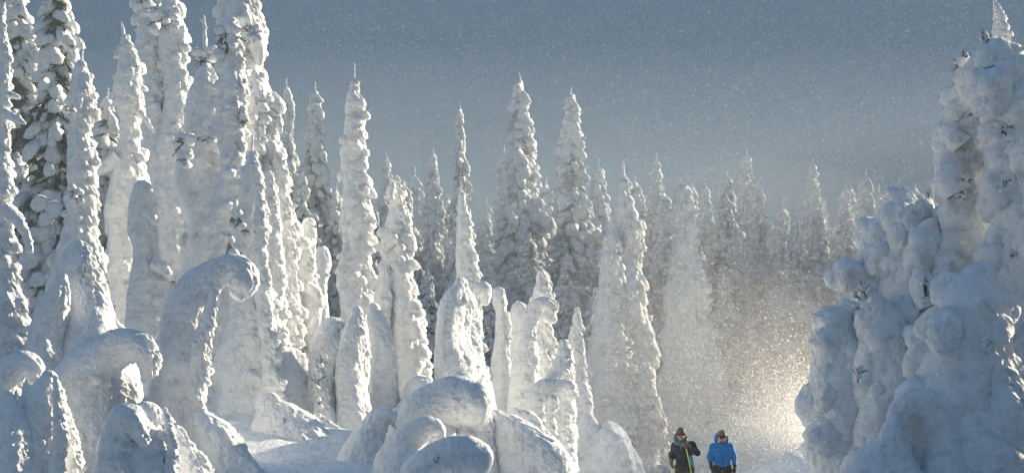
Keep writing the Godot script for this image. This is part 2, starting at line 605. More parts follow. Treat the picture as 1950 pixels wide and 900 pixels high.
func forest() -> void:
	protos.resize(8)
	# tops that the photograph shows one by one: [px, top py, distance, variant, width, what it is]
	var rows := [
		[545, 158, 66, 2, 0.8, "hazy snowy spruce just right of the tallest white spruce, left of a close pair"],
		[600, 168, 64, 0, 0.85, "hazy snowy spruce, right one of the pair left of the thin white spire"],
		[990, 150, 70, 0, 1.0, "tallest hazy spruce near the middle of the far forest"],
		[1088, 178, 74, 4, 1.1, "hazy spruce with dark thin top just right of the tallest far spruce"],
		[876, 205, 62, 4, 0.62, "slim hazy spruce spire rising behind the small bright spire"],
		[825, 288, 78, 2, 0.9, "hazy spruce halfway between the knobbed column and the slim spire"],
		[735, 298, 76, 4, 0.9, "hazy spruce top showing left above the knobbed white column"],
		[1140, 312, 80, 5, 0.9, "broad dim spruce with much bare needle left of the pale twin spire"],
		[1250, 300, 84, 0, 0.9, "faint spruce between the two pale columns of the far edge"],
		[1385, 335, 78, 3, 0.9, "darkest far spruce, above the skiers, with bare needles at its top"],
		[1422, 290, 92, 2, 1.1, "very faint tall spruce behind the darkest far spruce"],
		[1445, 350, 80, 6, 0.9, "dark spruce with a ragged right edge above the blue skier"],
		[1548, 310, 96, 4, 1.0, "faintest thin spruce standing alone before the right hand clump"],
		[1556, 395, 82, 6, 0.8, "thin dark spruce with long bare stretch near the right clump"],
		[1610, 380, 92, 3, 0.8, "dim spruce half hidden behind the round snow ball"],
		[1650, 332, 94, 6, 0.9, "faint spruce closest to the shaded round headed mass"],
		[1700, 420, 98, 2, 1.0, "faint spruce peeping out behind the shaded round headed mass"],
		[790, 330, 88, 6, 0.8, "small dark topped spruce between knobbed column and hazy spire"],
		[925, 400, 84, 5, 0.9, "low broad hazy spruce left of the tallest far spruce"],
		[1040, 350, 90, 3, 1.0, "hazy spruce filling the gap beside the tallest far spruce"],
		[1345, 355, 88, 4, 1.1, "pale slim spruce between the right pale column and the darkest spruce"],
		[1495, 420, 86, 5, 0.9, "low wide spruce right of the ragged dark spruce"],
		[960, 290, 86, 6, 0.8, "hazy spruce hugging the left side of the tallest far spruce"],
		[1210, 345, 94, 3, 1.0, "faint spruce just right of the pale twin spire"],
	]
	var i := 0
	for a in rows:
		spruce("far_spruce", a[5], "snowy spruces of the far forest", int(a[3]), a[0], a[1], a[2], i * 1.7, a[4])
		i += 1
	# the lower trees that fill the forest edge between them; nothing tells these apart in the haze
	for q in 95:
		var px := 470.0 + 1300.0 * (q + rng.randf_range(-0.4, 0.4)) / 95.0
		var d := rng.randf_range(74.0, 120.0)
		spruce("background_spruce", "dim snow laden spruce filling the far forest edge", "dim spruces filling the far forest edge", [0, 2, 3, 5, 1, 6, 4][q % 7], px, rng.randf_range(340, 520), d, rng.randf() * TAU, rng.randf_range(0.9, 1.3))
	# lower trees at the foot of the forest
	var feet := [
		[690, 470, 58, 1, "low dim spruce at the foot of the thin white spire"], [815, 520, 60, 3, "low dim spruce right behind the knobbed white column"],
		[930, 500, 60, 1, "low spruce peeping out between the white fin and the waisted column"], [1010, 450, 62, 5, "low broad spruce over the bright hooked column"],
		[1080, 480, 60, 0, "low spruce above the thin pointed hazy column"], [1130, 560, 56, 1, "low spruce at the left foot of the twin topped snow spire"],
		[1240, 520, 64, 5, "low spruce squeezed between the two pale hazy columns"], [1380, 520, 62, 1, "low spruce above the blue skier beside the pale column"],
		[1430, 600, 62, 3, "dark low spruce right above the blue skier"], [1480, 540, 66, 1, "low spruce above the bright plume of snow"],
		[1530, 560, 70, 7, "dark brown low spruce on the right of the bright plume"], [1590, 500, 74, 5, "low spruce behind the round snow ball"],
		[1640, 560, 70, 1, "low spruce nearly hidden by the right clump"], [860, 470, 66, 5, "low broad spruce behind the white fin"],
	]
	for a in feet:
		spruce("forest_edge_spruce", a[4], "shorter spruces at the foot of the far forest", int(a[3]), a[0], a[1], a[2], rng.randf() * TAU, 1.15)
	# the same forest runs on past the right edge
	for q in 24:
		spruce("background_spruce", "dim snow laden spruce filling the far forest edge", "dim spruces filling the far forest edge", [3, 5, 7, 1][q % 4], 2080.0 + 26.0 * q + rng.randf_range(-20, 20), rng.randf_range(60, 260), rng.randf_range(80, 104), rng.randf() * TAU, 1.3)
	# dark rows behind the big white trees on the left
	var back := [
		[28, -40, 62, 3, 1.0, "dim spruce at the far left edge behind the sunlit trunk"],
		[108, -70, 59, 7, 0.9, "tall shaded spruce with thick arms between the left edge and the first spire"],
		[70, 120, 64, 7, 1.0, "shaded spruce with broad top left of the tall armed spruce"],
		[205, 180, 66, 7, 0.9, "dark blue spruce in the gap between the first two left spires"],
		[175, 300, 64, 6, 0.9, "dark lower spruce behind the first left spire"],
		[300, 160, 66, 7, 0.9, "dark spruce right behind the second left spire"],
		[45, 330, 60, 7, 1.2, "darkest low spruce behind the drooping left edge branch"],
		[135, 360, 61, 7, 1.1, "dark bushy spruce filling the foot of the tall armed spruce"],
		[235, 330, 62, 7, 1.1, "dark bushy spruce behind the armed white spire"],
		[500, 250, 60, 7, 0.9, "dark spruce behind the tallest white spruce"],
		[575, 330, 62, 7, 0.9, "shaded spruce with dark gaps left behind the thin white spire"],
		[640, 360, 63, 6, 0.9, "shaded spruce right beside the thin white spire"],
		[715, 400, 62, 7, 0.8, "shaded spruce between the thin spire and the knobbed column"],
	]
	for a in back:
		spruce("back_spruce", a[5], "shaded spruces behind the white trees", int(a[3]), a[0], a[1], a[2], i * 2.3, a[4])
		i += 1


func beyond_frame() -> void:
	# the wood goes on past the right edge of the picture and shades the near snow
	var list := [[11.5, -19.0, 9.5, 0], [9.9, -25.8, 10.0, 2], [13.5, -25.0, 11.0, 1], [15.5, -20.0, 12.0, 3], [17.5, -27.0, 13.0, 0], [20.0, -21.0, 12.5, 5], [12.5, -14.0, 10.0, 1], [17.0, -15.0, 12.0, 3]]
	for a in list:
		var px: float = 975.0 + a[0] / -a[1] * F
		spruce("trailside_spruce", "snow laden spruce of the wood that goes on right of the shaded clump", "trailside spruces right of the shaded clump", a[3], px, HORIZON - (a[2] - CAM_Y) / -a[1] * F, -a[1], a[0], 1.3)


func hazy_trees() -> void:
	var g := "pale hazy snow columns at the forest edge"
	var t := tree("snow_spruce", "big pale snow spire with twin tops standing alone left of the skiers", "tree", g, 48.0, [[1188, 345, 10], [1189, 380, 15], [1192, 430, 19], [1192, 500, 27], [1190, 600, 40], [1186, 700, 54], [1184, 800, 66], [1184, 860, 72]], "far")
	limb(t, "side_spire", [[1164, 432, 6], [1163, 460, 14], [1162, 520, 22], [1160, 620, 34], [1158, 720, 44], [1156, 840, 54]], "far", 47.4)
	leader(t, 1187, 308, 345, 48.0, 0.0, 3.0)
	leader(t, 1164, 412, 436, 47.4, 0.0, 2.0)
	t = tree("snow_spruce", "wide blurred snow column directly behind the left skier", "tree", g, 55.0, [[1300, 362, 12], [1301, 400, 17], [1304, 500, 28], [1308, 600, 40], [1316, 700, 54], [1320, 800, 66], [1320, 860, 70]], "far")
	leader(t, 1297, 340, 362, 55.0, -2.0, 3.0)
	t = tree("snow_spruce", "small bright spire in front of a slim hazy one, above the white fin", "tree", g, 42.0, [[878, 372, 7], [881, 400, 10], [885, 450, 15], [886, 500, 20], [888, 560, 25], [888, 700, 34], [888, 830, 40]], "spire")
	leader(t, 878, 345, 376, 42.0, -1.0, 2.0)
	t = tree("snow_spruce", "round headed hazy column with a narrow waist, right of the white fin", "tree", g, 40.0, [[949, 556, 12], [951, 575, 14], [954, 592, 11], [957, 610, 15], [957, 640, 16], [956, 700, 20], [960, 760, 26], [960, 850, 30]], "ghost")
	t = tree("snow_spruce", "blunt hazy column tucked between the waisted column and the hooked one", "tree", g, 41.0, [[988, 586, 14], [990, 620, 18], [990, 700, 21], [990, 780, 26], [990, 850, 30]], "ghost")
	t = tree("snow_spruce", "thin pointed hazy column right of the capped white column", "tree", g, 42.0, [[1100, 588, 4], [1099, 610, 10], [1098, 650, 14], [1099, 700, 15], [1103, 780, 18], [1106, 850, 26]], "spire")
	t = tree("snow_mound", "low hazy mound of buried shrubs left of the skiers", "buried shrub", "", 40.0, [[1118, 800, 16], [1125, 830, 34], [1150, 850, 52], [1160, 890, 62], [1160, 930, 66]], "dome")
	limb(t, "snow_shoulder", [[1104, 740, 16], [1106, 790, 24], [1110, 850, 36], [1110, 900, 40]], "dome", 40.5)


func left_trees() -> void:
	var g := "tall white spruces on the left bank"
	var d := 27.0
	var t := tree("snow_spruce", "sunlit lumpy trunk cut by the left edge with two drooping branches", "tree", g, d, [[4, 12, 8], [4, 60, 9], [8, 100, 13], [6, 150, 14], [4, 190, 12], [6, 250, 14], [2, 300, 16], [4, 350, 20], [0, 400, 18], [0, 450, 24], [4, 530, 34], [8, 620, 46], [10, 760, 50]], "spire")
	limb(t, "snow_branch", [[34, 185, 4], [20, 180, 7], [4, 176, 8]], "ghost", d)
	limb(t, "snow_branch", [[45, 234, 4], [28, 224, 8], [4, 212, 9]], "ghost", d - 0.2)
	limb(t, "snow_branch", [[56, 476, 7], [48, 445, 10], [30, 415, 12], [6, 396, 12]], "ghost", d - 0.3)
	d = 36.0
	t = tree("snow_spruce", "narrow white spire with a small frosted cross at its top, first from the left", "tree", g, d, [[153, 122, 10], [153, 160, 19], [153, 200, 23], [150, 250, 22], [150, 300, 24], [150, 340, 24], [153, 380, 26], [150, 420, 30], [148, 470, 42], [146, 560, 52], [146, 700, 60]], "spire")
	leader(t, 155, 76, 122, d, 1.0, 2.2)
	limb(t, "frosted_cross", [[165, 97, 1.6], [155, 97, 2.0], [147, 97, 1.6]], "dome", d)
	limb(t, "snow_branch", [[186, 312, 5], [176, 300, 9], [160, 290, 12]], "ghost", d)
	twig(t, 145, 214, d - 0.9, 0.35, -0.9)
	tuft(t, 146, 372, d - 0.9, 0.14)
	d = 38.0
	t = tree("snow_spruce", "white spire with a bent tip and one low arm on its left", "tree", g, d, [[238, 74, 9], [241, 100, 18], [243, 150, 26], [244, 190, 28], [246, 230, 17], [244, 270, 20], [244, 305, 32], [244, 340, 36], [238, 400, 38], [232, 500, 32], [232, 600, 34], [232, 720, 40]], "spire")
	leader(t, 236, 42, 74, d, -6.0, 2.6)
	limb(t, "snow_branch", [[184, 330, 8], [200, 318, 14], [224, 296, 16]], "ghost", d - 0.3)
	limb(t, "snow_branch", [[292, 252, 2], [280, 232, 5], [264, 212, 8]], "ghost", d - 0.3)
	limb(t, "bare_leg", [[262, 560, 6], [264, 600, 7], [268, 660, 9]], "ghost", d - 0.6)
	d = 33.0
	t = tree("snow_spruce", "short blunt blue shaded column in front of the armed spire", "tree", g, d, [[269, 356, 15], [269, 390, 21], [270, 440, 26], [278, 480, 28], [280, 540, 38], [284, 600, 42], [288, 700, 46], [290, 800, 50]], "ghost")
	limb(t, "snow_branch", [[296, 424, 6], [288, 412, 10], [276, 400, 10]], "ghost", d - 0.2)
	limb(t, "snow_branch", [[320, 520, 8], [306, 508, 12], [290, 500, 14]], "ghost", d - 0.2)
	d = 42.0
	t = tree("snow_spruce", "thick double topped spruce whose tops leave the upper edge", "tree", g, d, [[275, -60, 18], [277, 0, 24], [280, 60, 26], [285, 120, 30], [288, 180, 36], [300, 260, 40], [310, 340, 44], [312, 420, 42], [316, 520, 40], [320, 700, 52]], "drape")
	limb(t, "second_top", [[318, -70, 14], [322, 0, 20], [328, 60, 22], [332, 130, 26], [336, 190, 27], [330, 260, 30], [324, 340, 30], [320, 440, 34]], "drape", d - 0.4)
	tuft(t, 276, 8, d - 1.0, 0.25)
	tuft(t, 304, 45, d - 0.9, 0.2)
	tuft(t, 350, 278, d - 0.9, 0.16)
	d = 36.0
	t = tree("snow_spruce", "smooth wide white spire with a crooked leader above a dark tuft", "tree", g, d, [[391, 136, 16], [391, 165, 26], [391, 200, 34], [388, 250, 41], [386, 300, 46], [388, 350, 51], [392, 420, 52], [394, 500, 54], [396, 620, 58], [396, 760, 66]], "drape")
	leader(t, 390, 30, 104, d, -2.0, 4.0)
	limb(t, "snow_branch", [[382, 38, 2], [388, 44, 3], [391, 56, 3]], "ghost", d)
	tuft(t, 389, 116, d, 0.22)
	tuft(t, 352, 270, d - 0.9, 0.22)
	tuft(t, 349, 300, d - 0.9, 0.17)
	tuft(t, 414, 262, d - 0.9, 0.22)
	limb(t, "snow_branch", [[450, 282, 3], [442, 264, 6], [424, 258, 8]], "ghost", d - 0.6)
	twig(t, 446, 276, d - 0.8, 0.28, 2.4)

	# the biggest tree: several columns of hanging snow
	d = 31.0
	t = tree("snow_spruce", "tallest and widest white spruce, its top cut by the upper edge", "tree", g, d, [[442, -120, 28], [446, -40, 36], [450, 0, 40], [454, 60, 43], [458, 130, 47], [464, 200, 54], [472, 280, 58], [482, 360, 62], [490, 440, 64], [496, 540, 66], [502, 660, 72], [510, 780, 86], [512, 900, 100]], "drape")
	limb(t, "snow_branch", [[534, 250, 4], [528, 232, 9], [516, 208, 12], [500, 186, 14], [484, 172, 12]], "ghost", d - 0.1)
	limb(t, "snow_branch", [[494, 118, 8], [490, 96, 14], [480, 72, 16]], "ghost", d - 0.5)
	limb(t, "snow_drape", [[528, 300, 10], [534, 360, 16], [540, 440, 16], [544, 520, 18], [548, 600, 20], [556, 680, 24], [566, 780, 34]], "drape", d - 0.3)
	limb(t, "snow_drape", [[512, 330, 8], [516, 380, 14], [518, 460, 16], [524, 540, 18], [528, 620, 20], [534, 700, 24], [540, 800, 30]], "drape", d - 0.9)
	limb(t, "snow_drape", [[440, 40, 10], [444, 120, 16], [446, 200, 18], [442, 300, 22], [438, 400, 26]], "drape", d - 0.9)
	tuft(t, 432, 78, d - 1.0, 0.2)
	tuft(t, 464, 222, d - 1.1, 0.13)
	tuft(t, 482, 70, d - 1.0, 0.16)
	twig(t, 548, 378, d - 0.2, 0.26, 2.2)
	twig(t, 552, 392, d - 0.2, 0.22, 2.6)
	d = 28.5
	t = tree("snow_spruce", "broad shaded column with a thin bent leader in front of the tallest spruce", "tree", g, d, [[479, 294, 8], [480, 330, 16], [478, 380, 22], [474, 440, 28], [474, 520, 34], [476, 600, 44], [474, 680, 58], [470, 760, 74], [466, 840, 88], [464, 940, 100]], "drape")
	leader(t, 478, 254, 296, d, 4.0, 2.0)
	limb(t, "snow_drape", [[492, 330, 5], [494, 400, 10], [498, 500, 12], [504, 600, 15], [516, 700, 18], [532, 800, 20], [548, 900, 24]], "spire", d - 0.5)
	twig(t, 452, 408, d - 0.8, 0.42, 3.0, 0.2)
	twig(t, 430, 452, d - 1.0, 0.5, 2.9, 0.2)
	tuft(t, 444, 420, d - 0.8, 0.09)
	d = 29.0
	t = tree("snow_apron", "long smooth apron of drifted snow running down right of the widest spruce", "snow drift", "", d, [[546, 684, 18], [556, 730, 42], [574, 790, 68], [590, 860, 98], [596, 940, 124]], "dome", 0.6, Vector3(0.7, 0.0, 0.71))
	limb(t, "snow_skirt", [[512, 770, 26], [524, 800, 54], [544, 850, 84], [558, 910, 110]], "slab", d - 1.6, 0.7)
	limb(t, "snow_skirt", [[604, 800, 16], [620, 834, 38], [640, 880, 64], [654, 930, 86]], "slab", d - 1.2, 0.7)
	limb(t, "snow_ridge", [[600, 690, 6], [608, 740, 14], [618, 800, 22], [630, 870, 34]], "dome", d - 0.3)


func middle_trees() -> void:
	var g := "bright white spruces in the middle"
	var d := 31.5
	var t := tree("snow_spruce", "rounded bright column stacked on swollen lumps beside the tallest spruce", "tree", g, d, [[588, 424, 12], [586, 450, 15], [580, 480, 19], [578, 510, 20], [582, 540, 20], [588, 570, 24], [588, 600, 20], [584, 625, 22], [582, 660, 20], [578, 700, 22], [574, 780, 30], [574, 860, 36]], "ghost")
	limb(t, "snow_branch", [[608, 568, 6], [598, 556, 14], [582, 548, 16]], "ghost", d - 0.3)
	limb(t, "snow_branch", [[602, 610, 8], [594, 630, 12], [586, 660, 14]], "ghost", d - 0.3)
	twig(t, 602, 432, d, 0.16, 1.6)
	t = tree("snow_ball_sapling", "isolated grey ball of snow just left of the thin white spire", "sapling", "", 37.0, [[614, 480, 14], [612, 495, 18], [608, 520, 16], [610, 560, 14], [612, 640, 16], [614, 760, 20]], "ghost")
	d = 36.0
	t = tree("snow_spruce", "thin regular white spire with a needle straight leader, tallest in the middle", "tree", g, d, [[674, 162, 9], [674, 190, 17], [674, 230, 19], [675, 280, 22], [675, 330, 25], [676, 380, 28], [679, 430, 31], [677, 480, 30], [679, 530, 35], [682, 590, 40], [684, 680, 46], [684, 820, 56]], "spire")
	leader(t, 675, 120, 156, d, 0.0, 1.5)
	limb(t, "frosted_cross", [[683, 155, 2], [675, 154, 3], [665, 156, 2]], "dome", d)
	tuft(t, 676, 158, d, 0.07)
	d = 34.0
	t = tree("snow_spruce", "knobbed white column with a rounded cap leaning on its left side", "tree", g, d, [[757, 346, 12], [756, 366, 18], [758, 395, 18], [756, 415, 21], [754, 440, 27], [755, 465, 31], [756, 500, 30], [764, 545, 31], [770, 600, 32], [778, 660, 35], [786, 730, 40], [790, 820, 46]], "spire")
	limb(t, "snow_cap", [[748, 350, 6], [744, 362, 9], [744, 378, 8]], "ghost", d - 0.4)
	limb(t, "snow_branch", [[728, 478, 6], [736, 464, 10], [748, 450, 12]], "ghost", d - 0.4)
	limb(t, "side_column", [[733, 512, 9], [730, 545, 13], [726, 590, 15], [724, 660, 16], [722, 760, 20]], "ghost", d - 0.4)
	tuft(t, 741, 370, d - 0.4, 0.06)
	d = 31.0
	t = tree("snow_spruce", "huge bright fin shaped slab of snow with a pointed top", "tree", g, d, [[879, 544, 18], [877, 566, 38], [876, 600, 53], [877, 640, 63], [881, 690, 70], [888, 730, 72], [896, 770, 62], [904, 820, 54], [906, 900, 58]], "slab", 0.42, Vector3(0.78, 0.0, 0.62))
	t = tree("snow_ball_sapling", "bright snow knob on a thin stem right behind the white fin", "sapling", "", 32.0, [[924, 574, 9], [922, 556, 15], [914, 550, 13], [906, 564, 8], [906, 600, 7], [908, 700, 10], [910, 800, 14]], "ghost")
	d = 34.5
	t = tree("snow_spruce", "knobbly stacked white spire rising behind the rightmost bright hook", "tree", g, d, [[1031, 520, 9], [1031, 540, 12], [1032, 560, 15], [1036, 585, 18], [1032, 620, 20], [1034, 660, 22], [1036, 720, 26], [1036, 820, 32]], "spire")
	d = 33.5
	t = tree("snow_hook_sapling", "bright column bent into a hook toward the right before the knobbly spire", "sapling", "bent snow hooks", d, [[1046, 604, 13], [1048, 586, 17], [1030, 580, 18], [1012, 596, 18], [1003, 630, 20], [1001, 680, 24], [996, 730, 25], [992, 790, 28], [990, 860, 32]], "hook")
	d = 30.5
	t = tree("snow_spruce", "bright blunt pillar rising out of a swollen snow cap near the middle bottom", "tree", g, d, [[1074, 654, 11], [1075, 680, 15], [1070, 710, 22], [1064, 740, 32], [1066, 790, 28], [1066, 850, 32], [1066, 920, 40]], "ghost")
	limb(t, "snow_cap", [[1086, 752, 12], [1080, 738, 16], [1050, 738, 20], [1030, 752, 22], [1022, 790, 20], [1030, 840, 22]], "ghost", d - 0.5)
	limb(t, "snow_leg", [[1052, 760, 10], [1048, 800, 12], [1052, 850, 14], [1056, 910, 20]], "ghost", d - 0.8)


func left_saplings() -> void:
	var g := "snow buried saplings in the left foreground"
	var d := 26.0
	var t := tree("snow_buried_sapling", "broad blunt bell of snow, tallest shaded lump in the left foreground", "sapling", g, d, [[150, 478, 24], [150, 510, 42], [156, 560, 50], [160, 610, 66], [166, 660, 84], [168, 720, 96], [168, 800, 110]], "ghost")
	limb(t, "snow_shoulder", [[120, 530, 10], [110, 560, 24], [92, 600, 32], [84, 650, 36], [90, 720, 44], [90, 800, 50]], "ghost", d - 0.7)
	limb(t, "snow_knob", [[86, 652, 8], [84, 676, 15], [88, 720, 18]], "ghost", d - 1.5)
	d = 24.0
	t = tree("snow_hook_sapling", "low thick arch of snow curling right over a sunlit hollow", "sapling", "bent snow hooks", d, [[284, 706, 18], [286, 682, 27], [268, 662, 34], [236, 658, 36], [200, 676, 40], [166, 706, 46], [148, 750, 54], [136, 820, 66], [130, 920, 80]], "hook")
	d = 25.0
	t = tree("snow_hook_sapling", "tallest curled arch, its heavy round head hanging before the widest spruce", "sapling", "bent snow hooks", d, [[452, 556, 16], [462, 536, 26], [450, 514, 28], [418, 516, 30], [384, 540, 38], [362, 590, 44], [352, 650, 44], [348, 710, 44], [344, 770, 42], [344, 830, 48], [340, 930, 60]], "hook")
	limb(t, "snow_fringe", [[404, 560, 8], [396, 600, 12], [384, 650, 16], [376, 710, 16], [370, 770, 18], [366, 830, 22], [360, 920, 30]], "spire", d - 0.3)
	limb(t, "snow_shoulder", [[316, 636, 16], [312, 690, 30], [314, 760, 36], [310, 860, 46]], "ghost", d + 0.6)
	d = 22.5
	t = tree("snow_hook_sapling", "rounded snow arch entering from the left edge above a small bright slit", "sapling", "bent snow hooks", d, [[66, 720, 16], [60, 702, 24], [36, 696, 30], [4, 716, 34], [-22, 760, 42], [-40, 840, 60], [-40, 930, 70]], "hook")
	d = 22.0
	t = tree("snow_buried_sapling", "tall narrow snow cone with a rough right side in the bottom left corner", "sapling", g, d, [[92, 716, 14], [88, 740, 28], [82, 780, 38], [78, 830, 46], [72, 880, 54], [70, 960, 64]], "ghost")
	limb(t, "snow_fringe", [[104, 716, 4], [108, 750, 8], [112, 800, 12], [110, 850, 16], [108, 920, 20]], "spire", d - 0.3)
	limb(t, "snow_body", [[8, 760, 20], [10, 810, 44], [10, 880, 60], [10, 960, 70]], "dome", d - 0.3)
	d = 22.5
	t = tree("snow_buried_sapling", "thin leaning ridge of snow right of the corner cone", "sapling", g, d, [[120, 772, 7], [126, 810, 16], [132, 850, 22], [138, 900, 30], [140, 960, 38]], "ghost")
	d = 22.0
	t = tree("snow_buried_sapling", "square shouldered block of snow with a small bright notch at the bottom left", "sapling", g, d, [[282, 792, 30], [272, 806, 52], [266, 840, 66], [264, 880, 70], [262, 960, 78]], "ghost")
	limb(t, "snow_cap", [[272, 838, 14], [258, 812, 30], [240, 800, 34], [222, 830, 30], [216, 900, 34]], "ghost", d - 0.5)
	limb(t, "snow_fringe", [[314, 780, 6], [322, 820, 12], [326, 860, 14], [322, 920, 18]], "spire", d - 0.2)
	d = 24.0
	t = tree("snow_drift", "curved drift running down between the tall arch and the bottom edge", "snow drift", "", d, [[382, 792, 16], [400, 820, 30], [428, 860, 44], [450, 920, 60]], "dome")
	d = 23.0
	t = tree("snow_drift", "sharp sunlit drift edge right of the square shouldered block", "snow drift", "", d, [[336, 820, 12], [350, 850, 24], [372, 890, 38], [380, 950, 50]], "dome")
	d = 29.0
	t = tree("snow_drift", "smooth shaded hump of snow at the left edge above the arch", "snow drift", "", d, [[0, 632, 20], [-4, 670, 44], [-8, 740, 70], [-8, 860, 90]], "dome")
	d = 29.0
	g = "bent columns before the thin spire"
	t = tree("snow_buried_sapling", "leaning bright column with dark twigs showing on its lower left", "sapling", g, d, [[652, 628, 9], [644, 618, 14], [632, 626, 22], [624, 650, 28], [616, 690, 30], [610, 740, 28], [608, 800, 30], [606, 880, 40]], "ghost")
	twig(t, 604, 700, d - 0.8, 0.3, 0.2)
	twig(t, 606, 740, d - 0.8, 0.36, 0.3)
	twig(t, 612, 776, d - 0.8, 0.26, -0.4)
	t = tree("snow_buried_sapling", "middle one of three bright columns under the thin spire", "sapling", g, d, [[679, 594, 14], [678, 620, 25], [676, 660, 34], [672, 710, 40], [672, 770, 46], [672, 850, 54]], "ghost", 0.55, Vector3(0.78, 0.0, 0.62))
	t = tree("snow_buried_sapling", "rightmost of three bright columns under the thin spire, with a lumpy edge", "sapling", g, d + 1.0, [[712, 590, 16], [718, 620, 26], [726, 660, 29], [728, 710, 31], [730, 760, 33], [732, 850, 40]], "ghost", 0.6, Vector3(0.78, 0.0, 0.62))


func centre_saplings() -> void:
	var g := "snow buried saplings at the bottom middle"
	var d := 27.0
	var t := tree("snow_buried_sapling", "great round boulder of snow with a sunlit hollow below the white fin", "sapling", g, d, [[882, 740, 36], [872, 752, 52], [862, 780, 64], [862, 810, 70], [862, 850, 74], [862, 920, 84]], "dome")
	limb(t, "snow_lip", [[898, 768, 46], [872, 764, 52], [840, 774, 52], [818, 796, 54], [812, 860, 62]], "hook", d - 0.9)
	limb(t, "snow_body", [[816, 790, 36], [800, 816, 66], [784, 860, 92]], "dome", d + 0.6)
	limb(t, "snow_fringe", [[922, 780, 8], [924, 810, 12], [918, 850, 18], [912, 900, 24]], "spire", d - 0.3)
	d = 26.0
	t = tree("snow_hook_sapling", "smallest snow hook, leaning right with a blunt head at the bottom", "sapling", "bent snow hooks", d, [[752, 806, 9], [748, 794, 14], [732, 795, 20], [714, 812, 29], [698, 842, 40], [688, 890, 56]], "hook")
	d = 25.0
	t = tree("snow_hook_sapling", "snow hook between the smallest hook and the low ring at the bottom", "sapling", "bent snow hooks", d, [[838, 836, 10], [835, 820, 17], [816, 812, 22], [794, 824, 30], [774, 850, 40], [762, 900, 56]], "hook")
	d = 24.0
	t = tree("snow_hook_sapling", "low ring of snow with a bright hollow and a dark twig at the bottom edge", "sapling", "bent snow hooks", d, [[908, 876, 34], [886, 868, 40], [856, 872, 43], [826, 886, 42], [804, 908, 44], [796, 960, 52]], "hook")
	limb(t, "snow_body", [[866, 872, 30], [862, 896, 52], [862, 950, 66]], "dome", d + 0.6)
	twig(t, 832, 886, d - 0.9, 0.16, 0.5)
	t = tree("snow_drift", "lumpy snowbank filling the hollows between the hooks at the bottom middle", "snow drift", "", 26.2, [[800, 828, 26], [806, 850, 54], [812, 890, 84], [816, 950, 110]], "dome")
	d = 27.0
	t = tree("snow_drift", "long sunlit drift falling right toward the trail", "snow drift", "", d, [[946, 800, 24], [966, 820, 40], [990, 850, 54], [1010, 890, 70], [1020, 960, 90]], "dome")
	limb(t, "snow_ridge", [[984, 790, 16], [1006, 806, 22], [1026, 836, 26], [1046, 880, 34], [1060, 940, 44]], "dome", d + 1.0)
	d = 30.0
	t = tree("snow_drift", "smooth snow saddle between the knobbed column and the white fin", "snow drift", "", d, [[800, 742, 30], [806, 770, 50], [810, 820, 70], [810, 900, 90]], "dome")
	d = 27.5


